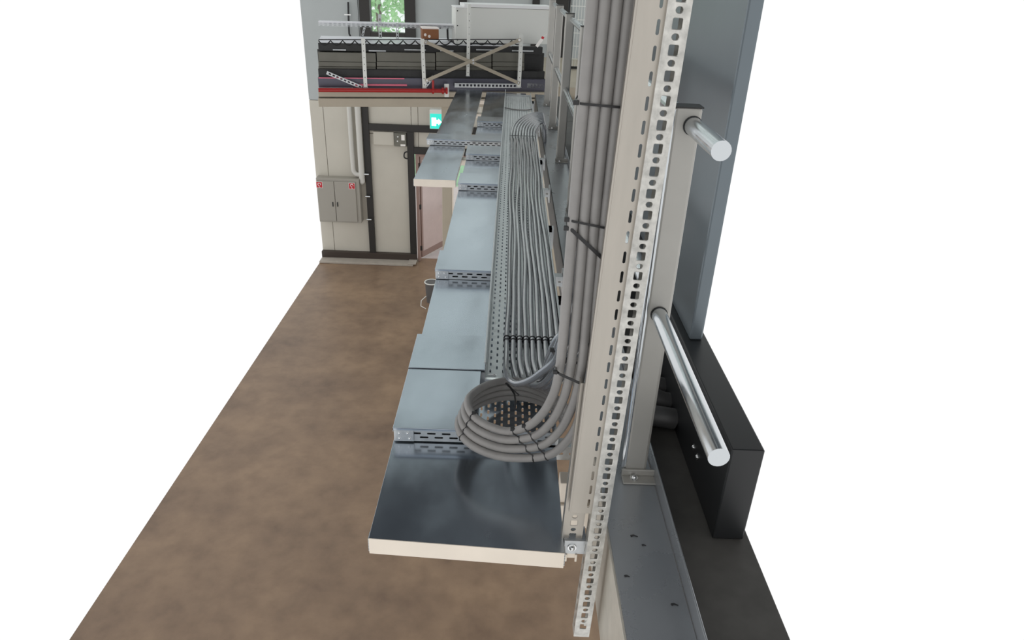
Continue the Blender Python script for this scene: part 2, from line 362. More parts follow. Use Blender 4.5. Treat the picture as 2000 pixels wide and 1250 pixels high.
# machine guard panel and black base beam beyond the railing
g = thing('machine_guard', 'large blue grey sheet metal guard on a black base beam beyond the railing', 'machine guard', (.66, 4, DZ))
MB().cbox(.655, .70, 2.12, 6.6, DZ+.32, 6.75, .006).build('guard_panel', 'guard_grey', g)
MB().cbox(.63, .72, 1.5, 6.6, DZ, DZ+.32, .004).build('base_beam', 'black_paint', g)
for y in (1.75, 1.80): MB().bolt((.63, y, DZ+.1), (-1, 0, 0), .007, .006).build('bolt', 'bright_steel', g)
for k in range(5):
    y = 2.06+.105*k
    pts = [(.52, y, DZ+.04), (.56, y-.012, DZ+.045+.01*(k % 2)), (.60, y-.02, DZ+.045), (.626, y-.02, DZ+.04)]
    h = MB().tube(spline(pts, .01), .038, 14).build('hose', 'hose_dark')
    tag(h, ('nearest', 'second nearest', 'middle', 'second farthest', 'farthest')[k]+' dark ribbed hose lying across the walkway beside the black beam', 'hose', 'dark hoses on the walkway')

# ================================================================== CABLE TRAYS (covered run)
def slotcells(x0, x1, z0, z1, pitch=.05, sl=.03, sh=.0075):
    """two staggered rows of long slots, cells in (u=x, v=z)"""
    cells = []; zm = (z0+z1)/2
    for r, (a, b) in enumerate(((z0, zm), (zm, z1))):
        st = x0 + (.5*pitch if r == 0 else 0)
        if r == 0: cells.append((x0, st, a, b, None))
        x = st
        while x+pitch <= x1+1e-6:
            cells.append((x, x+pitch, a, b, ('slot', x+pitch/2, (a+b)/2+(.002 if r == 0 else -.002), sl/2, sh/2))); x += pitch
        if x < x1-1e-4: cells.append((x, x1, a, b, None))
    return cells
TX0, TX1 = -.352, .205
def box_tray(y0, y1, ztop, label, x0=TX0, x1=TX1, h=.056, cover_x1=None, coupler=True, holes=False, open_end=True):
    t = thing('cable_tray', label, 'cable tray', ((x0+x1)/2, (y0+y1)/2, ztop-h), 'cable trays of the covered run')
    zt = ztop-.004; zb = ztop-h
    fr = Fr((0, y0, 0), (1, 0, 0), (0, 0, 1), (0, -1, 0))
    MB().plate(fr, slotcells(x0, x1, zb+.003, zt-.009)).box(x0, x1, y0-.003, y0, zt-.009, zt).box(x0, x1, y0-.001, y0+.012, zb, zb+.003).build('side_rail', 'tray_steel', t)
    MB().box(x0, x1, y1-.002, y1, zb, zt).build('side_rail', 'tray_steel', t)
    bt = MB()
    if holes:
        fb = Fr((0, 0, zb+.004), (1, 0, 0), (0, 1, 0), (0, 0, 1)); cells = []; i = 0
        x = x0
        while x+.025 <= x1:
            off = (i % 2)*.02; y = y0+off
            if off: cells.append((x, x+.025, y0, y, None))
            while y+.04 <= y1: cells.append((x, x+.025, y, y+.04, ('slot', x+.0125, y+.02, .0038, .0125))); y += .04
            cells.append((x, x+.025, y, y1, None)); x += .025; i += 1
        cells.append((x, x1, y0, y1, None)); bt.plate(fb, cells, .0012)
    else: bt.box(x0, x1, y0+.012, y1-.002, zb, zb+.002)
    bt.build('bottom_plate', 'cover_steel' if holes else 'tray_steel', t)
    e = MB()                                                     # cut end seen from the side: a row of small teeth
    for k in range(7): e.box(x0-.003, x0+.002, y0+.004, y1-.004, zb+.004+k*.0068, zb+.008+k*.0068)
    e.build('toothed_edge', 'tray_steel', t, kind='stuff')
    cx1 = cover_x1 if cover_x1 is not None else x1
    MB().cbox(x0-.004, cx1, y0-.006, y1+.004, zt, ztop, .0012).box(x0-.004, x0-.0025, y0-.006, y1+.004, zt-.012, zt).box(x0-.004, cx1, y0-.006, y0-.0045, zt-.006, zt).build('cover', 'cover_steel', t)
    if coupler:
        cp = MB().cbox(x0, x0+.066, y0-.0055, y0-.003, zb+.001, zt-.007, .0008).build('coupler_plate', 'tray_steel', t)
        for dx, dz in ((.018, .034), (.046, .034), (.018, .013), (.052, .012)):
            MB().bolt((x0+dx, y0-.0055, zb+dz), (0, -1, 0), .0042, .004).build('bolt', 'bright_steel', cp)
    return t
def flat_cover(y0, y1, ztop, label, x0=TX0, x1=TX1, h=.05, front=None, skew=0):
    t = thing('covered_tray', label, 'cable tray', ((x0+x1)/2, (y0+y1)/2, ztop-h), 'cable trays of the covered run')
    MB().cbox(x0, x1, y0, y1, ztop-.002, ztop, .0008).box(x0, x0+.0015, y0, y1, ztop-.014, ztop-.002).box(x1-.0015, x1, y0, y1, ztop-.014, ztop-.002).build('cover', 'cover_steel', t)
    for xx in (x0+.004, x1-.006):
        MB().box(xx, xx+.002, y0+.003, y1, ztop-h, ztop-.003).build('side_rail', 'tray_steel', t)
    MB().box(x0+.006, x1-.006, y0+.003, y1, ztop-h, ztop-h+.002).build('bottom_plate', 'tray_steel', t)
    if front:
        MB().cbox(x0, x1, y0-.003, y0-.0002, ztop-.056, ztop+.0006, .001).build('end_flange', front, t, label='pale cream end flange')
        for xx in (x0-.003, x1-.001):
            e = MB()
            for k in range(8): e.box(xx, xx+.004, y0+.002, y0+.03, ztop-.052+k*.0062, ztop-.0485+k*.0062)
            e.build('toothed_edge', 'tray_steel', t, kind='stuff')
    if skew:                                                     # the front end is cut slightly out of square
        for o in t.children:
            for v in o.data.vertices:
                w = v.co + t.location; v.co.y += skew*(w.x-x0)/(x1-x0)*max(0, (y1-w.y)/(y1-y0))
    return t
flat_cover(1.462, 1.99, 4.45, 'nearest and widest dark cover, with a pale cream end flange facing the viewer', -.357, .197, front='cream_steel', skew=-.034)
box_tray(1.912, 2.286, 4.511, 'tray with slotted side just behind the nearest dark cover, beside the cable ring', cover_x1=-.075, holes=True)
box_tray(2.30, 2.566, 4.515, 'plain tray second behind the cable ring, level with the open end of the conduit tray', coupler=False)
flat_cover(2.568, 3.36, 4.452, 'long cover between the second tray and the white specked slotted tray')
box_tray(3.292, 3.55, 4.51, 'slotted tray above the middle of the run, next to the floor bin')
flat_cover(3.48, 5.0, 4.452, 'longest dark blue grey cover in the middle of the run')
box_tray(4.90, 5.165, 4.51, 'slotted tray just beyond the longest dark cover')
flat_cover(5.10, 5.83, 4.452, 'short dark cover between two slotted trays below the far crossing tray')
box_tray(5.79, 6.09, 4.51, 'slotted tray directly in front of the long far crossing tray')
box_tray(6.285, 6.50, 4.512, 'longest crossing tray with two rows of slots, reaching farthest left', x0=-.735)
flat_cover(6.42, 7.25, 4.452, 'short dark cover just behind the long crossing tray', x0=-.325)
box_tray(7.185, 7.42, 4.51, 'farthest slotted tray, beside the conduit arches', x0=-.326)
flat_cover(7.36, 9.42, 4.452, 'far dark cover beside the perforated end of the conduit tray', x0=-.31)
flat_cover(6.44, 9.42, 4.475, 'long far cover of the left branch running to the gallery', x0=-.69, x1=-.362)
flat_cover(5.16, 6.32, 4.452, 'pale cover of the left branch ending in a cream flange above the doorway', x0=-.71, x1=-.392, front='cream_steel')
# cream cross arms between the two branches
for i, (y, w) in enumerate(((9.0, .05), (8.1, .1), (6.78, .1), (5.98, .1))):
    c = thing('cross_arm', ('farthest cream', 'second farthest cream', 'slotted cream middle', 'nearest cream')[i]+' cross arm bridging the gap between the two tray branches', 'support arm', (-.35, y, 4.39), 'cross arms between the tray branches')
    fr = Fr((0, 0, 4.418), (1, 0, 0), (0, 1, 0), (0, 0, 1))
    MB().plate(fr, [(-.72+.08*j, -.64+.08*j, y-w/2, y+w/2, ('slot', -.68+.08*j, y, .018, .007)) for j in range(12)]).build('arm_plate', 'cream_steel', c)
    MB().box(-.72, .24, y-w/2, y-w/2+.003, 4.37, 4.4165).build('arm_web', 'cream_steel', c)
# cantilever arms tying the trays to the deck edge
for i, y in enumerate((1.93, 3.40, 5.02, 5.95, 7.3)):
    c = thing('cantilever_arm', 'slotted steel cantilever arm from the deck edge under the tray, '+('nearest', 'second', 'third', 'fourth', 'farthest')[i]+' of the row', 'support arm', (.2, y, 4.4), 'cantilever arms under the trays')
    fr = Fr((0, y-.02, 0), (1, 0, 0), (0, 0, 1), (0, -1, 0))
    MB().plate(fr, [(.10+.045*j, .145+.045*j, 4.395, 4.447, ('slot', .1225+.045*j, 4.421, .013, .005)) for j in range(5)], .002).build('arm_web', 'tray_steel', c)
    MB().box(.10, .327, y-.02, y+.03, 4.447, 4.45).build('arm_plate', 'tray_steel', c)
    MB().cbox(.312, .3235, y-.05, y+.06, 4.36, 4.47, .002).build('fixing_plate', 'tray_steel', c)

# ================================================================== CONDUIT TRAY (open, perforated)
CY0, CY1 = 2.19, 8.72; CX0, CX1 = -.058, .247; CZ = 4.537
ct = thing('conduit_tray', 'long open perforated cable tray carrying the grey conduits away from the viewer', 'cable tray', (.1, 5.4, CZ))
fr = Fr((0, 0, CZ), (1, 0, 0), (0, 1, 0), (0, 0, 1)); cells = []
nx = 12; px = (CX1-CX0-.014)/nx
for i in range(nx):
    x = CX0+.007+i*px; off = .025*(i % 2); y = CY0+.035+off
    cells.append((x, x+px, CY0+.01, y, None))
    while y+.05 <= CY1-.09: cells.append((x, x+px, y, y+.05, ('slot', x+px/2, y+.025, .0035, .0125))); y += .05
    cells.append((x, x+px, y, CY1, None))
b = MB().plate(fr, cells, .0012)
b.build('bottom_plate', 'tray_steel', ct)
for sx, x in ((1, CX0), (-1, CX1)):
    xa, xb = sorted((x, x+sx*.0015))
    hr = .06 if sx > 0 else .03
    MB().box(xa, xb, CY0, CY1, CZ-.002, CZ+hr).cbox(min(x-.004, x+.004), max(x-.004, x+.004), CY0+.02, CY1, CZ+hr-.002, CZ+hr+.003, .0012).box(min(x, x+sx*.008), max(x, x+sx*.008), CY0+.01, CY1, CZ-.002, CZ).build('side_rail', 'tray_steel', ct)
MB().box(CX0, CX1, CY0, CY0+.012, CZ-.002, CZ+.0005).box(CX0, CX1, CY0-.0015, CY0, CZ-.008, CZ+.0005).build('end_lip', 'bright_steel', ct)
MB().box(CX0+.01, CX1-.02, CY1-.085, CY1-.08, CZ, CZ+.02).box(CX0+.002, CX1-.003, CY1-.08, CY1-.004, CZ+.0015, CZ+.004).build('end_plate', 'tray_steel', ct)
MB().tube([(CX0+.012, CY0+.03, CZ+.003), (CX0+.035, CY0+.03, CZ+.003)], .0015, 6).bolt((CX0+.036, CY0+.03, CZ+.001), (0, 0, 1), .004, .004).build('bolt', 'bright_steel', ct)
for i, (y0, y1) in enumerate(((2.9, 2.96), (3.9, 3.96), (5.5, 5.56), (6.9, 6.96), (8.3, 8.36))):
    MB().box(CX0+.005, CX1+.03, y0, y1, CZ-.024, CZ-.003).box(CX1+.012, CX1+.04, y0, y1, CZ-.13, CZ-.003).build('hanger', 'tray_steel', ct)
tag(MB().tube(spline([(CX0+.004, 7.76, CZ+.012), (.05, 7.70, CZ+.009), (.13, 7.685, CZ+.009), (.2, 7.71, CZ+.009), (CX1-.004, 7.75, CZ+.012)], .02), .006, 8).build('loose_cable', 'cable_grey'), 'thin grey cable lying across the far empty end of the conduit tray', 'cable')

# nine conduits: from the arches at the far end, along the tray, sweep up into the vertical bundle
CR = .0112
gridY = [(.163, 1.546), (.1845, 1.546), (.208, 1.546), (.230, 1.546), (.166, 1.571), (.1815, 1.571), (.206, 1.571), (.230, 1.571), (.1935, 1.595)]
k0 = [at(988.6, 724, Y=2.185), at(995.5, 742, Y=2.05), at(1011, 750, Y=1.95), at(1036, 742, Y=1.865), at(1059, 726, Y=1.785), at(1086, 702, Y=1.68), at(1096, 672, Y=1.60)]
ordn = ('leftmost', 'second from left', 'third from left', 'fourth from left', 'middle', 'fourth from right', 'third from right', 'second from right', 'rightmost')
for k in range(9):
    Xk = .021+.0262*k; gx, gy = gridY[k]; zt = CZ+.0015+CR
    pts = []
    # far arch
    a_ = .315-Xk; b_ = .70*a_/.294+.03; E_ = (.315, 6.36)
    yb = E_[1]+b_
    pts += [(.347, yb-.03, 4.33), (.345, yb-.02, 4.50), (.338, yb-.012, 4.60)]
    for th in (88, 105, 122, 140, 158): q = math.radians(th); pts.append((E_[0]+a_*math.cos(q), E_[1]+b_*math.sin(q), zt+.004+.075*max(0, math.sin(q))))
    pts.append((Xk, 6.30, zt+.004))
    y = 6.18; ph = random.random()*6
    while y > 2.7:
        w = .006*math.sin(y*2.3+ph*.3+k*.15)*min(1, (y-2.5)*1.2)+.003*math.sin(y*5.1+k)
        sq = -.004*(k-4)*math.sin((y-2.6)/3.6*PI)*.35
        pts.append((Xk+w+sq, y, zt)); y -= .24
    pts += [(Xk, 2.55, zt), (Xk, 2.40, zt)]
    # near sweep
    row, c = k % 4, k // 4
    if k == 0: pts += k0 + [Vector((gx, 1.555, 5.12)), Vector((gx-.002, gy, 5.4))]
    else:
        q = (k-1)/7
        pts += [(Xk, 2.31, zt), (Xk+.016*(1-q), 2.15+.012*k, zt+.008), (Xk*.6+.05+.012*(1-q), 2.03+.011*k, 4.622-.002*k), (.122+.01*(k % 4)+.03*q, 1.88+.011*k, 4.722-.014*(k % 4)), (.158+.012*(k % 4), 1.70+.012*k, 4.92-.014*(k % 4)), (gx, gy+.06, 5.08), (gx-.002, gy, 5.4)]
    pts += [(gx-.004, gy, 5.75), (gx-.002, gy, 6.25)]
    path = spline(pts, .03)
    c = MB().tube(path, CR, 12).build('conduit', 'conduit_grey')
    tag(c, ordn[k]+' of the nine grey conduits lying side by side in the open tray', 'conduit', 'grey conduits in the open tray')
    for yy in (2.47, 2.495):
        MB().tube([(Xk+(CR+.001)*math.cos(q*PI/8), yy, zt+(CR+.001)*math.sin(q*PI/8)) for q in range(16)], .0021, 6, closed=True).build('cable_tie', 'tie_black', c)

# ================================================================== RING CABLES (thick grey)
RR = .0128
R0 = [(1097, 690, 1.53), (1090, 738, 1.56), (1079, 775, 1.61), (1056, 812, 1.67), (1030, 833, 1.71)]
R3 = [(1161, 690, 1.52), (1152, 745, 1.54), (1138, 800, 1.58), (1110, 858, 1.63), (1068, 890, 1.67)]
RC = (.06, 1.9)
ringpath = []
for i in range(4):
    f = i/3; gx = .158+.0245*i
    pts = [(gx, 1.52, 6.3), (gx, 1.52, 5.85), (gx-.003, 1.52, 5.5), (gx-.004+.004*math.sin(i), 1.52, 5.15)]
    for a, b in zip(R0, R3): pts.append(at(a[0]+(b[0]-a[0])*f, a[1]+(b[1]-a[1])*f, Y=a[2]+(b[2]-a[2])*f))
    for ph in range(-100, -345, -16):
        an = math.radians(ph); fr_ = .5-.5*math.sin(an)
        r = .164+(.0156*fr_+.0035*(1-fr_))*i
        sp = .021*fr_+.029*(1-fr_)
        drop = max(0, (-ph-200)/140)**1.5*.03
        pts.append((RC[0]+r*math.cos(an), RC[1]+r*math.sin(an)*(1+.37*max(0, math.sin(an))), 4.632-sp*i-drop*(1-i/4)-.046*max(0, math.sin(an))))
    pts += [(.215, 1.955+.01*i, 4.60-.026*i), (.225, 1.93+.008*i, 4.575-.02*i)]
    path = spline(pts, .02); ringpath.append(path)
    c = MB().tube(path, RR, 16).build('thick_cable', 'cable_grey')
    tag(c, ('innermost and highest', 'second highest', 'second lowest', 'outermost and lowest')[i]+' thick grey cable of the coiled ring below the bundle', 'cable', 'thick grey cables of the ring')

def tie_loop(name, label, pts, w=.0055, th=.0016, side=(0, 0, 1), head=None, tail=None):
    t = thing('cable_tie', label, 'cable tie', pts[0], 'black cable ties')
    MB().strip(pts, side, w, th).build('strap', 'tie_black', t)
    if head is not None:
        h = Vector(head)
        MB().cbox(h.x-.006, h.x+.006, h.y-.006, h.y+.004, h.z-.005, h.z+.005, .001).build('lock_head', 'tie_black', t)
    if tail: MB().strip(tail, side, w*.8, th).build('tail', 'tie_black', t)
    return t
def bundle_tie(label, z0, z1, w=.005, head=True):
    x0, x1 = .1435, .246
    f = [(x0-.001, 1.56, z0), (x0-.002, 1.525, z0), (x0+.006, 1.509, z0)]
    n = 12
    for q in range(n+1):
        x = .152+(.238-.152)*q/n; f.append((x, 1.5055, z0+(z1-z0)*q/n))
    f += [(x1, 1.515, z1), (x1+.002, 1.56, z1), (.235, 1.612, z1), (.19, 1.613, (z0+z1)/2), (.15, 1.600, z0), (x0-.001, 1.56, z0)]
    tie_loop('cable_tie', label, f, w, head=(x0-.004, 1.516, z0+.001) if head else None)
bundle_tie('topmost black cable tie drawn level around the vertical bundle', 5.652, 5.648)
bundle_tie('upper of two black cable ties halfway down the vertical bundle', 5.393, 5.378)
bundle_tie('sagging lower black cable tie halfway down the vertical bundle', 5.372, 5.297, .008)
bundle_tie('black cable tie at the foot of the vertical bundle, above the ring', 4.985, 4.945, .007)
tie_loop('cable_tie', 'small black cable tie on the right cable next to the slotted plate', [(.216, 1.5065, 5.075), (.228, 1.5055, 5.075), (.242, 1.507, 5.074), (.247, 1.52, 5.074)], .005)
tie_loop('cable_tie', 'thin dark tie across the nine conduits at the foot of the far arches', [(.005+.0095*q, 6.30, CZ+.0285+.0005*(q % 2)) for q in range(25)], .006, .0016, side=(0, 1, 0))
# ties across the ring
def ring_tie(label, px0, off=.0015, idx=None, slant=0, w=.0045):
    pts = []
    for i in range(4):
        P = ringpath[i]; j = min(range(len(P)), key=lambda q: (P[q]-Vector(px0[i])).length)
        p = P[j]; t = (P[min(j+1, len(P)-1)]-P[max(j-1, 0)]).normalized()
        v = (CAM-p).normalized(); v = (v-t*v.dot(t)).normalized(); s_ = t.cross(v)
        upd = s_ if s_.z > 0 else -s_
        for a in (32, -32): pts.append(p+(v*math.cos(math.radians(a))+upd*math.sin(math.radians(a)))*(RR+off))
        if i == 0: pts.insert(0, p+upd*(RR+off)); pts.insert(0, p+(upd*.6-v*.8)*(RR+off))
        if i == 3: pts.append(p-upd*(RR+off)); pts.append(p+(-upd*.6-v*.8)*(RR+off))
    t = ringpath[0]; d = (pts[3]-pts[-4]).normalized(); n_ = (CAM-pts[5]).normalized()
    tie_loop('cable_tie', label, pts, w, side=d.cross(n_), head=pts[2])
def rp(i, ang): 
    an = math.radians(ang); fr_ = .5-.5*math.sin(an); r = .164+(.0156*fr_+.0035*(1-fr_))*i
    return (RC[0]+r*math.cos(an), RC[1]+r*math.sin(an), 4.632-.021*i)
ring_tie('black cable tie binding the left side of the cable ring', [rp(0, -150), rp(1, -150), rp(2, -148), rp(3, -146)])
ring_tie('left one of the paired black cable ties on the front of the ring', [rp(0, -88), rp(1, -87), rp(2, -82), rp(3, -78)])
ring_tie('right one of the paired black cable ties on the front of the ring', [at(1022, 836, Y=1.71), at(1030, 858, Y=1.68), at(1044, 877, Y=1.66), at(1062, 892, Y=1.665)])
kp = [at(1078, 683, Y=1.66), at(1083, 690, Y=1.655), at(1095, 699, Y=1.645), at(1106, 708, Y=1.65)]
tie_loop('cable_tie', 'short black cable tie where the conduits turn up out of the tray', kp, .010, .004, head=kp[0])
kp = [at(988, 748, Y=2.06), at(997, 757, Y=2.04), at(1005, 770, Y=2.02), at(1007, 785, Y=2.0), at(1006, 800, Y=1.99)]
tie_loop('cable_tie', 'black cable tie hanging inside the back of the cable ring', kp, .006, .003, side=(1, 0, 0), tail=[at(990, 752, Y=2.05), at(1004, 763, Y=2.04), at(1014, 772, Y=2.03)])

# ================================================================== SUPPORT STRUT
st = thing('support_strut', 'tall perforated galvanised strut beside the vertical cable bundle', 'strut', (.273, 1.44, 4.10))
sb, stp = Vector((.2738, 1.44, 4.095)), Vector((.3265, 1.44, 6.28))
ax = (stp-sb).normalized(); ux = Vector((1, 0, 0)); ux = (ux-ax*ux.dot(ax)).normalized()
fr = Fr(sb, ux, ax, ux.cross(ax)); Ls = (stp-sb).length; hw = .0236
if fr.w.y > 0: fr.w = -fr.w
cells = []; v = .03; cells.append((-hw, hw, 0, v, None))
while v+.048 < Ls:
    cells.append((-hw, hw, v, v+.028, ('rect', .001, v+.014, .0098, .0098))); cells.append((-hw, hw, v+.028, v+.048, ('slot', .001, v+.038, .0072, .0058))); v += .048
b = MB().plate(fr, cells, .0028, rim=.14)
b.build('front_face', 'strut_steel', st)
for sx in (-1, 1):
    f2 = Fr(fr.p(sx*hw, 0, 0), fr.w*-1, fr.v, fr.u*sx); cells = []; v = .03; cells.append((0, .04, 0, v, None))
    while v+.048 < Ls: cells.append((0, .04, v, v+.048, ('slot', .022, v+.024, .005, .013))); v += .048
    MB().plate(f2, cells, .0025).build('side_flange', 'strut_steel', st)
for a_ in ((-hw, -hw+.012), (hw-.012, hw)): MB().plate(Fr(fr.p(0, 0, -.04), fr.u, fr.v, fr.w), [(a_[0], a_[1], 0, Ls, None)], .0025).build('back_lip', 'strut_steel', st)
# slotted cover plate left of it
sp = thing('slotted_plate', 'smooth pale steel strip with one row of slots between cable bundle and perforated strut', 'strut', (.23, 1.45, 4.6))
pb, pt = Vector((.2325, 1.452, 4.575)), Vector((.2745, 1.452, 6.28)); ax = (pt-pb).normalized(); ux = Vector((1, 0, 0)); ux = (ux-ax*ux.dot(ax)).normalized()
f3 = Fr(pb, ux, ax, ux.cross(ax)); Lp = (pt-pb).length
if f3.w.y > 0: f3.w = -f3.w
cells = [(-.029, .012, 0, Lp, None), (.026, .0285, 0, Lp, None)]; v = .01; cells.append((.012, .026, 0, v, None))
while v+.048 < Lp:
    cells.append((.012, .026, v, v+.048, ('slot', .019, v+.026, .0034, .0145))); v += .048
cells.append((.012, .026, v, Lp, None))
MB().plate(f3, cells, .002).build('face', 'slot_plate_steel', sp)
MB().box(-.0315, -.029, 0, Lp, -.016, .001, Fr(pb, ux, ax, f3.w)).box(-.0265, -.0245, 0, Lp, 0, .0012, Fr(pb, ux, ax, f3.w)).build('left_lip', 'slot_plate_steel', sp)
MB().box(.0285, .031, 0, Lp, -.016, .002, Fr(pb, ux, ax, f3.w)).build('right_lip', 'slot_plate_steel', sp)
# rear perforated rail
rr = thing('rear_strut', 'lower perforated rail showing below the end of the slotted strip', 'strut', (.225, 1.475, 4.3))
f4 = Fr((.2195, 1.482, 4.40), Vector((.0, 0, 1)).cross((0, 1, 0))*-1, (.022, 0, 1), (0, -1, 0)); cells = []; v = 0
while v < .55:
    cells.append((-.026, .026, v, v+.028, ('rect', .001, v+.014, .0095, .0095))); cells.append((-.026, .026, v+.028, v+.048, ('slot', .001, v+.038, .007, .0055))); v += .048
MB().plate(f4, cells, .0025, rim=.1).build('front_face', 'slot_plate_steel', rr)
for a_ in (-.029, .026): MB().box(a_, a_+.003, 0, v, -.03, .001, f4).build('side_flange', 'slot_plate_steel', rr)
# bracket tying the nearest tray to the strut
bk = thing('tray_bracket', 'small bolted steel bracket joining the nearest dark cover to the strut', 'bracket', (.23, 1.47, 4.43))
MB().cbox(.199, .262, 1.474, 1.53, 4.4515, 4.4545, .001).build('top_plate', 'deck_steel', bk)
MB().cbox(.199, .262, 1.470, 1.4735, 4.405, 4.4545, .001).build('front_plate', 'tray_steel', bk)
MB().bolt((.222, 1.470, 4.43), (0, -1, 0), .0085, .012).build('bolt', 'bright_steel', bk)
MB().bolt((.212, 1.50, 4.4545), (0, 0, 1), .0075, .01).build('bolt', 'bright_steel', bk)
for x in (.232, .25): MB().cbox(x-.004, x+.004, 1.497, 1.503, 4.4545, 4.456, .0004).build('slot_tab', 'tray_steel', bk)
MB().cbox(.204, .239, 1.471, 1.4735, 4.388, 4.4045, .001).cbox(.204, .210, 1.466, 1.471, 4.378, 4.4045, .001).cbox(.233, .239, 1.466, 1.471, 4.378, 4.4045, .001).build('clip', 'cream_steel', bk)
MB().bolt((.199, 1.4755, 4.39), (0, -1, 0), .005, .006).build('bolt', 'bright_steel', bk)

# cream trunking below the tray, behind the strut
tr = thing('cream_trunking', 'cream vertical trunking seen below the ring between tray and strut', 'trunking', (.25, 1.83, 4.2))
MB().cbox(.212, .300, 1.80, 1.86, 4.30, 4.385, .003).build('upper_section', 'cream_steel', tr)
MB().cbox(.206, .318, 1.79, 1.87, 4.20, 4.298, .003).build('lower_section', 'cream_steel', tr)

# ================================================================== FLOOR LEVEL, FAR WALL FURNITURE
cbx = thing('fire_cabinet', 'grey two door metal cabinet with red hose sign on the far wall', 'cabinet', (-3.55, YW, .9))
MB().cbox(-4.0, -3.10, YW-.2, YW-.002, .90, 1.86, .008).build('carcass', 'cabinet_grey', cbx)
for i, (x0, x1) in enumerate(((-3.985, -3.63), (-3.62, -3.18))):
    d = MB().cbox(x0, x1, YW-.225, YW-.201, .93, 1.80, .006).build('door', 'cabinet_grey', cbx)
    MB().cbox((x0+.03) if i else (x1-.06), (x0+.05) if i else (x1-.04), YW-.24, YW-.225, 1.26, 1.36, .003).build('handle', 'black_paint', d)
def fire_sign(cx, cz, lab):
    t = thing('fire_sign', lab, 'sign', (cx, YW-.226, cz), 'red fire signs')
    y = YW-.226; s = .066
    MB().box(cx-s, cx+s, y-.002, y, cz-s, cz+s).build('plate', 'sign_white', t)
    MB().box(cx-s*.9, cx+s*.9, y-.004, y-.002, cz-s*.9, cz+s*.9).build('panel', 'sign_red', t)
    h = MB().tube([(cx+.028*math.cos(q), y-.005, cz+.012+.028*math.sin(q)) for q in [PI*1.5-k*.37 for k in range(15)]], .006, 6)
    h.tube([(cx-.004, y-.005, cz-.012), (cx-.004, y-.005, cz-.048), (cx+.016, y-.005, cz-.05)], .005, 6)
    h.build('hose_symbol', 'sign_white', t)
fire_sign(-3.25, 1.72, 'red square fire hose sign on the right door of the wall cabinet')
fire_sign(-3.93, 1.72, 'red square fire hose sign at the left edge of the wall cabinet')
pp = thing('wall_pipes', 'pair of pale vertical pipes joined at the foot above the wall cabinet', 'pipe', (-3.1, YW-.1, 1.8))
MB().tube(spline([(-3.225, YW-.1, 3.55), (-3.225, YW-.1, 2.2), (-3.215, YW-.1, 2.0), (-3.16, YW-.1, 1.94), (-3.08, YW-.1, 1.94)], .04), .05, 14).build('pipe', 'pipe_white', pp)
MB().tube([(-3.055, YW-.11, 3.55), (-3.055, YW-.11, 1.78)], .06, 16).tube([(-3.055, YW-.11, 1.78), (-3.055, YW-.11, 1.745), (-3.055, YW-.11, 1.73)], lambda t: (.06, .045, .01)[int(t*2+.5)], 16).build('pipe', 'pipe_white', pp)
for z in (1.95, 1.47, .96):
    w = MB().tube([(-3.0, YW-.12, z), (-2.90, YW-.12, z)], .022, 10).build('wall_tap', 'rail_steel')
    tag(w, {1.95: 'topmost', 1.47: 'middle', .96: 'lowest'}[z]+' small steel fitting on the dark wall post beside the pipes', 'fitting', 'fittings on the dark post')
jb = thing('junction_box', 'dark control box with white labels at the top of the white door panel', 'control box', (-2.22, YW-.05, 2.65))
MB().cbox(-2.35, -2.10, YW-.09, YW-.001, 2.55, 2.82, .006).build('case', 'gallery_grey', jb)
MB().cbox(-2.20, -2.13, YW-.10, YW-.09, 2.68, 2.79, .003).build('label_plate', 'tag_white', jb)
MB().cbox(-2.22, -2.12, YW-.10, YW-.09, 2.56, 2.60, .003).build('label_plate', 'tag_white', jb)
for x, z in ((-2.27, 2.75), (-2.28, 2.66)): MB().disc((x, YW-.09, z), (0, -1, 0), .014, .01).build('knob', 'sign_white', jb)
MB().cbox(-2.78, -2.36, YW-.05, YW-.001, 2.56, 2.83, .006).build('side_panel', 'wall_panel', jb)
hk = MB().tube(spline([(-2.09, YW-.08, 2.45), (-2.14, YW-.09, 2.43), (-2.15, YW-.09, 2.33), (-2.09, YW-.08, 2.30)], .02), .014, 8).build('wall_hook', 'black_paint')
tag(hk, 'small black hook handle on the dark post beside the doorway', 'hook')
# exit sign box
es = thing('exit_sign', 'glowing turquoise exit sign hanging near the doorway', 'exit sign', (-1.45, 14.1, 3.0))
MB().cbox(-1.585, -1.33, 14.06, 14.2, 2.985, 3.36, .01).build('case', 'white_paint', es)
MB().box(-1.575, -1.335, 14.055, 14.06, 2.995, 3.285).build('panel', 'exit_green', es)
pc = MB().box(-1.545, -1.455, 14.050, 14.0545, 3.05, 3.21).box(-1.455, -1.41, 14.050, 14.0545, 3.095, 3.165)
pc.add([(-1.41, 14.0515, 3.065), (-1.345, 14.0515, 3.13), (-1.41, 14.0515, 3.195)], [(0, 1, 2)]); pc.build('pictogram', 'exit_white', es)
MB().box(-1.50, -1.42, 14.2, YW-.001, 3.1, 3.2).build('wall_bracket', 'frame_dark', es)
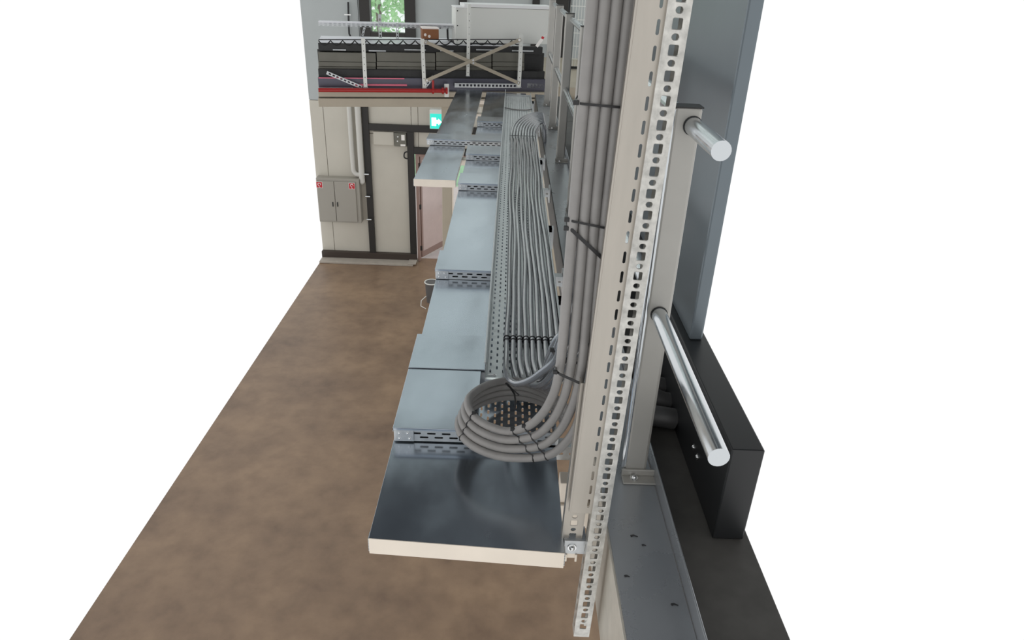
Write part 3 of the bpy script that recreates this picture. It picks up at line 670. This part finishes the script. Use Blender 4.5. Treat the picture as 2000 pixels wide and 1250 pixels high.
# bin and long white strip on the floor by the run
bn = thing('waste_bin', 'grey round bin with pale rim on the floor left of the run', 'bin', (-1.40, 12.3, 0))
MB().tube([(-1.40, 12.3, 0), (-1.40, 12.3, .2), (-1.40, 12.3, .42)], lambda t: .10+.03*t, 20).build('body', 'bin_grey', bn)
MB().tube([(-1.40+.132*math.cos(q*PI/12), 12.3+.132*math.sin(q*PI/12), .42) for q in range(24)], .012, 8, closed=True).build('rim', 'white_paint', bn)
MB().tube([(-1.50, 12.2, .16), (-1.58, 12.08, .12), (-1.58, 12.0, .04), (-1.48, 11.95, .01)], .008, 8).build('handle', 'white_paint', bn)
pk = MB().cbox(-1.36, -1.24, 12.5, 14.2, .001, .06, .005).build('white_floor_strip', 'white_paint'); tag(pk, 'white strip on the floor leading from bin to doorway', 'plank')

# ================================================================== FAR GALLERY
GU = Vector((1, -.0, 0)); gy = math.radians(12); GU = Vector((math.cos(gy), math.sin(gy), 0)); GN = Vector((math.sin(gy), -math.cos(gy), 0))   # GN points to the viewer
GO = Vector((-.83, 9.6, 0)); GF = Fr(GO, GU, -GN, (0, 0, 1))
def gp(px, py, n=0.0):
    """point of the gallery plane n metres behind its front, as (u, z)"""
    d = FW + RT*((px-1000)/FPX) - UP*((py-625)/FPX)
    o = GO - GN*n; t = (o-CAM).dot(GN)/d.dot(GN); p = CAM+d*t
    return (p-o).dot(GU), p.z
def gbox(mb, x0, y0, x1, y1, n, th, c=.004):
    xm, ym = (x0+x1)/2, (y0+y1)/2
    u0 = gp(x0, ym, n)[0]; u1 = gp(x1, ym, n)[0]; z1 = gp(xm, y0, n)[1]; z0 = gp(xm, y1, n)[1]
    return mb.cbox(u0, u1, n, n+th, z0, z1, min(c, abs(z1-z0)*.3, abs(u1-u0)*.3), GF)
gl = thing('gallery', 'long beige and grey conveyor gallery crossing the hall beyond the trays', 'conveyor', (-1, 9.7, 4.2))
gbox(MB(), 622, 193, 1066, 209, .0, .25).build('lower_beam', 'gallery_beige', gl)
gbox(MB(), 622, 180, 1066, 190, .02, .25).build('upper_beam', 'gallery_beige', gl)
gbox(MB(), 622, 190, 1066, 193, .05, .2).build('beam_joint', 'gallery_grey', gl)
gbox(MB(), 622, 153, 1066, 180, .10, .1).build('slate_panel', 'gallery_slate', gl)
gbox(MB(), 622, 137, 1064, 153, .14, .1).build('dark_recess', 'gallery_dark', gl)
for x0, x1 in ((622, 734), (736, 850), (852, 960), (962, 1024)):
    gbox(MB(), x0, 103, x1, 121, .16, .12).build('side_panel', 'gallery_grey', gl)
    gbox(MB(), x0, 121.5, x1, 130, .15, .12).build('side_panel', 'gallery_grey', gl)
    gbox(MB(), x0, 130.5, x1, 138, .17, .12).build('side_panel', 'gallery_grey', gl)
gbox(MB(), 622, 152, 790, 154, .085, .01).build('pink_light_line', 'pink_light_line', gl, label='pink red light line put into the colour')
gbox(MB(), 690, 164.5, 795, 168, .08, .015).build('pink_light_line', 'pink_light_line', gl, label='pink red light line put into the colour')
gbox(MB(), 622, 171, 690, 174, .07, .02).build('slotted_rail', 'tray_steel', gl)
for k in range(3):
    gbox(MB(), 1022+0*k, (108, 128, 152)[k], 1062, (124, 134, 170)[k], .4, .1).build('end_beam', 'gallery_beige', gl)
# upper cable tray with white floor and black cables hanging in loops
wt = thing('gallery_tray', 'white cable tray along the top of the gallery with black cables in it', 'cable tray', (-1, 9.9, 4.9))
ua, za = gp(622, 86.5, .22); ub, zb = gp(1000, 86.5, .22); zs = (za+zb)/2
MB().cbox(ua, ub, .22, 1.15, zs-.012, zs, .003, GF).build('white_shelf', 'gallery_white', wt)
for k in range(4): MB().box(ua+.1+.55*k, ua+.14+.55*k, .45, .48, zs-.35, zs-.012, GF).build('shelf_leg', 'tray_steel', wt)
gbox(MB(), 622, 100, 1062, 150, .30, .03).build('backing', 'gallery_dark', gl)
gbox(MB(), 622, 88, 1060, 103, .2, .1).build('dark_trough', 'gallery_dark', wt)
for k in range(6):
    x = 650+70*k; gbox(MB(), x, 96+2*(k % 2), x+26+8*(k % 3), 99+2*(k % 2), .185, .01).build('cable_clip', 'tray_steel', wt)
b = MB(); P = []
for k in range(17):
    xa = 622+23.6*k
    for q in range(8):
        s_ = q/8; x = xa+23.6*s_; y = 79+ (8.5*(1-(2*s_-1)**2))
        u, z = gp(x, y, .19); P.append(GF.p(u, .19, z))
b.tube(P, .008, 6)
u0, z0 = gp(622, 77.5, .19); u1, z1 = gp(1012, 77, .19); b.tube([GF.p(u0, .19, z0), GF.p(u1, .19, z1)], .005, 6)
lp = b.build('festoon_cable', 'tie_black'); tag(lp, 'black cable hanging in a row of small loops along the gallery', 'cable')
# ladder tray above
ld = thing('ladder_tray', 'silver slotted tray hanging above the gallery in front of the far wall', 'cable tray', (-1.2, 10.3, 5.2))
n = .55; ua, za = gp(622, 47, n); ub, zb = gp(892, 47, n); zc = gp(756, 54, n)[1]; zt_ = (za+zb)/2
f5 = Fr(GF.p(0, n, 0), GU, (0, 0, 1), GN); cells = []; u = ua
while u+.06 < ub:
    for (v0, v1) in ((zc, (zc+zt_)/2), ((zc+zt_)/2, zt_)): cells.append((u, u+.06, v0, v1, ('slot', u+.03+(0), (v0+v1)/2, .019, .008)))
    u += .06
MB().plate(f5, cells, .002).build('side_rail', 'tray_steel', ld)
MB().box(ua, ub, n, n+.18, zt_, zt_+.012, GF).build('top_flange', 'gallery_white', ld)
MB().box(ua, ub, n+.18, n+.183, zc, zt_, GF).build('side_rail', 'tray_steel', ld)
def zigstrut(x0, y0, x1, y1, n, w, label, cat='strut', grp='small perforated gallery struts', lean=None):
    (ua, za), (ub, zb) = gp(x0, y0, n), gp(x1, y1, n)
    a, b = GF.p(ua, n, za), GF.p(ub, n, zb); ax = (b-a).normalized(); L_ = (b-a).length
    s = GN.cross(ax).normalized(); fr = Fr(a, s, ax, GN); cells = []; v = 0
    while v+.05 < L_: cells.append((-w/2, w/2, v, v+.05, ('rect', 0, v+.025, w*.28, .015))); v += .05
    cells.append((-w/2, w/2, v, L_, None))
    t = thing('perforated_strut', label, cat, a, grp)
    MB().plate(fr, cells, .003).build('face', 'tray_steel', t)
    for a_ in (-w/2-.003, w/2): MB().box(a_, a_+.003, 0, L_, -.03, 0, fr).build('flange', 'tray_steel', t)
zigstrut(743, 74, 741.5, 28, .5, .034, 'perforated strut with ring shaped holes rising in front of the window')
zigstrut(776.5, 76, 776, 45, .5, .028, 'short perforated strut right of the window middle, holding the silver tray')
zigstrut(708, 70, 712, 54, .4, .02, 'short slanting strut stub above the left gallery post')
zigstrut(707, 171, 638, 142, .02, .035, 'long slanting perforated strut left of the left gallery post')
zigstrut(829, 171, 847, 149, .02, .035, 'short slanting perforated strut at the foot of the brace')
zigstrut(1016, 168, 888, 166.5, .04, .05, 'bright horizontal perforated rail along the end of the far covers')
zigstrut(1062, 168, 1030, 167, .1, .05, 'short perforated rail right of the brace, under the beige end beams')
# gallery posts and cross brace
for i, (xa, ya, xb, yb) in enumerate(((709, 74, 714, 170), (825, 76, 829, 172), (917, 8, 914, 148), (1019, 68, 1014, 170))):
    n = (0.0, 0.0, .1, 0.0)[i]
    (u1, z1), (u0, z0) = gp(xa, ya, n), gp(xb, yb, n); a, b2 = GF.p(u0, n, z0), GF.p(u1, n, z1)
    ax = (b2-a).normalized(); s = GN.cross(ax).normalized(); fr = Fr(a, s, ax, GN); L_ = (b2-a).length; w = (.042, .04, .034, .04)[i]
    t = thing('gallery_post', ('leftmost pale gallery post with a bolted top', 'pale gallery post at the left end of the cross brace', 'tall pale post through the middle of the cross brace', 'pale gallery post at the right end of the cross brace')[i], 'post', a, 'pale gallery posts')
    cells = []; v = 0
    while v+.08 < L_: cells.append((-w/2, w/2, v, v+.08, ('round', 0, v+.04, .006, .006))); v += .08
    cells.append((-w/2, w/2, v, L_, None))
    MB().plate(fr, cells, .003).build('face', 'white_paint', t)
    for a_ in (-w/2-.003, w/2): MB().box(a_, a_+.003, 0, L_, -.04, 0, fr).build('flange', 'white_paint', t)
    MB().box(-w/2-.01, w/2+.01, -.006, 0, -.05, .01, fr).build('foot_plate', 'tray_steel', t)
for i, (xa, ya, xb, yb, n) in enumerate(((829, 81, 1015, 163, -.006), (1017, 77, 831, 158, -.024))):
    (u0, z0), (u1, z1) = gp(xa, ya, n), gp(xb, yb, n); a, b2 = GF.p(u0, n, z0), GF.p(u1, n, z1); ax = (b2-a).normalized(); s = GN.cross(ax).normalized()
    t = thing('brace', ('flat beige brace falling from upper left to lower right', 'flat beige brace rising from lower left to upper right')[i], 'brace', a, 'crossed gallery braces')
    MB().cbox(-.021, .021, 0, (b2-a).length, -.006, .006, .002, Fr(a, s, ax, GN)).build('bar', 'gallery_beige', t)
    for v in (.02, (b2-a).length/2, (b2-a).length-.02): MB().bolt(Fr(a, s, ax, GN).p(0, v, .006), GN, .009, .008).build('bolt', 'bright_steel', t)
# red pipe
rp_ = thing('red_pipe', 'red sprinkler pipe with a flanged end along the gallery beam', 'pipe', (-1.2, 9.5, 4.4))
u0, z0 = gp(622, 176.5, -.04); u1, z1 = gp(872, 176.5, -.04); zz = (z0+z1)/2
MB().tube([GF.p(u0, -.04, zz), GF.p(u1, -.04, zz)], .026, 14).build('pipe', 'red_paint', rp_)
for du in (.0, -.05, -.18): MB().tube([GF.p(u1+du-.012, -.04, zz), GF.p(u1+du+.012, -.04, zz)], .042, 16).build('flange', 'red_paint', rp_)
u2, _ = gp(846, 176, -.04); MB().tube([GF.p(u2, -.04, zz), GF.p(u2, -.04, zz+.13)], .016, 10).build('riser', 'red_paint', rp_)
gbox(MB(), 868, 164, 877, 190, .0, .02).build('mount_plate', 'white_paint', rp_)
# white cabinet and cardboard box on the gallery
wc = thing('white_cabinet', 'large white sheet metal cabinet standing on the gallery behind the cross brace', 'cabinet', (-.2, 10, 4.9))
gbox(MB(), 890, 16, 916, 86, .34, .4).build('side_panel', 'white_paint', wc)
gbox(MB(), 917, 17, 1080, 85, .34, .4).build('front_panel', 'white_paint', wc)
gbox(MB(), 890, 13.5, 916, 16, .32, .44).build('lid', 'sign_white', wc)
gbox(MB(), 907, 10, 1082, 16.5, .30, .44).build('lid', 'sign_white', wc)
for y in (21, 50, 78):
    u, z = gp(893.5, y, .34); MB().disc(GF.p(u, .34, z), GN, .008, .006).build('screw', 'black_paint', wc)
cb = thing('cardboard_box', 'small brown cardboard box with a white top on the gallery', 'box', (-1.1, 10, 5.0))
gbox(MB(), 825, 57, 857, 78, .22, .25).build('carton', 'cardboard', cb)
gbox(MB(), 824.5, 54.5, 858, 57, .215, .26).build('flap', 'cardboard_top', cb)
for x, y in ((830.5, 68), (838.5, 71)):
    u, z = gp(x, y, .22); MB().disc(GF.p(u, .22, z), GN, .018, .002, 10).build('label_spot', 'cardboard_top', cb)
# black wall conduits behind the gallery
b = MB().tube([at(680, 4, Y=14.33), at(681, 47, Y=14.33), at(682, 66, Y=14.33), at(686, 74, Y=14.3)], .018, 8)
tag(b.build('wall_conduit', 'black_paint'), 'thin black vertical conduit with a white clip left of the window', 'conduit')
cl = b = MB().box(-3.2, -3.08, 14.3, 14.36, 5.0, 5.02).build('clip', 'sign_white', bpy.data.objects['wall_conduit'])
tag(MB().tube(spline([at(858, 54, Y=10.4), at(866, 52, Y=10.4), at(873, 47, Y=10.4), at(874, 60, Y=10.4), at(875, 76, Y=10.4), at(884, 80, Y=10.2), at(892, 80, Y=10.1)], .03), .014, 8).build('drooping_cable', 'tie_black'), 'black cable drooping between cardboard box and white cabinet', 'cable')
# gallery columns
gc = thing('gallery_column', 'beige steel column under the gallery in front of the bright doorway', 'column', (-.86, 9.75, 0))
MB().cbox(-.93, -.79, 9.70, 9.84, .012, 4.28, .005).build('shaft', 'gallery_beige', gc)
MB().cbox(-.98, -.74, 9.65, 9.89, 0, .012, .003).build('base_plate', 'frame_dark', gc)
MB().cbox(-.785, -.765, 9.69, 9.70, .012, 4.28, .002).build('edge_strip', 'cream_steel', gc)
gc2 = thing('gallery_column', 'beige steel column under the far right end of the gallery', 'column', (.9, 10.1, 0))
MB().cbox(.83, .97, 10.05, 10.19, .012, 4.28, .005).build('shaft', 'gallery_beige', gc2)
MB().cbox(.78, 1.02, 10.0, 10.24, 0, .012, .003).build('base_plate', 'frame_dark', gc2)
# tag on the railing end
tg = thing('hanging_tag', 'white paper tag with a red corner hanging from the far railing end', 'tag', at(1056, 80, Y=8.6))
p0, p1 = at(1048, 91, Y=8.6), at(1059, 76, Y=8.6); MB().strip([p0, (p0+p1)/2, p1], (1, 0, .6), .035, .002).build('paper', 'tag_white', tg)
p2 = at(1061, 71.5, Y=8.6); MB().strip([p1, p2], (1, 0, .6), .03, .002).build('corner', 'sign_red', tg)
MB().tube([p2, (.403, 8.6, at(1063, 66, Y=8.6).z)], .002, 5).build('string', 'tag_white', tg)
# wire mesh guard and pale panels on the right, beyond the railing
wm = thing('wire_mesh_fence', 'white welded wire mesh panel beyond the railing', 'fence', (1.6, 12, 4.45))
b = MB(); A, B = at(1088, 0, Y=12.2), at(1150, 0, Y=12.2)
x0, x1 = .92, 1.75
for i in range(18): b.box(x0+i*.046, x0+i*.046+.007, 12.2, 12.207, 4.47, 6.6)
for j in range(11): b.box(x0, x1, 12.195, 12.2, 4.6+j*.2, 4.612+j*.2)
b.build('mesh_wires', 'white_paint', wm, kind='stuff')
MB().box(x0-.03, x0, 12.19, 12.23, 4.45, 6.6).box(x1, x1+.03, 12.19, 12.23, 4.45, 6.6).box(x0, x1, 12.19, 12.23, 4.45, 4.49).build('frame', 'black_paint', wm)
struct(MB().cbox(.45, 1.9, 10.2, 13.9, 4.2, 4.44, .01), 'trim_10', 'gallery_beige')
pn = thing('grey_enclosure', 'pale blue grey enclosure standing upright behind the vertical cables', 'cabinet', (1.55, 9, 4.45))
MB().cbox(1.02, 1.6, 8.6, 9.3, 4.44, 6.5, .01).build('case', 'guard_grey', pn)
MB().cbox(1.06, 1.56, 8.575, 8.599, 4.6, 6.4, .006).build('door', 'wall_panel_upper', pn)
MB().cbox(.98, 1.64, 8.56, 9.34, 4.2, 4.44, .01).build('plinth', 'gallery_grey', pn)

# trees outside the window
def tree(x, y, h, r, label):
    t = thing('garden_tree', label, 'tree', (x, y, 0), 'trees outside the window')
    MB().tube([(x, y, -.3), (x+.05, y, h*.4), (x-.05, y, h*.75)], lambda q: .16*(1-.6*q), 10).build('trunk', 'bark', t)
    b = MB()
    for k in range(3800):
        d = Vector((random.gauss(0, 1), random.gauss(0, 1), random.gauss(0, .9))).normalized()*r*random.random()**.4
        c = Vector((x, y, h*.75))+d; a = Vector((random.gauss(0, 1), random.gauss(0, 1), random.gauss(0, 1))).normalized()
        s = a.orthogonal().normalized(); l = .075+.06*random.random()
        b.add([c-a*l, c+s*l*.5, c+a*l, c-s*l*.5], [(0, 1, 2, 3)])
    b.build('foliage', 'leaf', t, kind='stuff')
struct(MB().box(-5.2, 1.0, YW+6.01, YW+14, -.5, -.02), 'terrain', 'hedge')
tree(-4.0, 22.5, 8.0, 2.1, 'bright green leafy tree outside the window, left side')
tree(-1.6, 28.5, 8.6, 2.6, 'paler green tree farther off outside the window, right side')
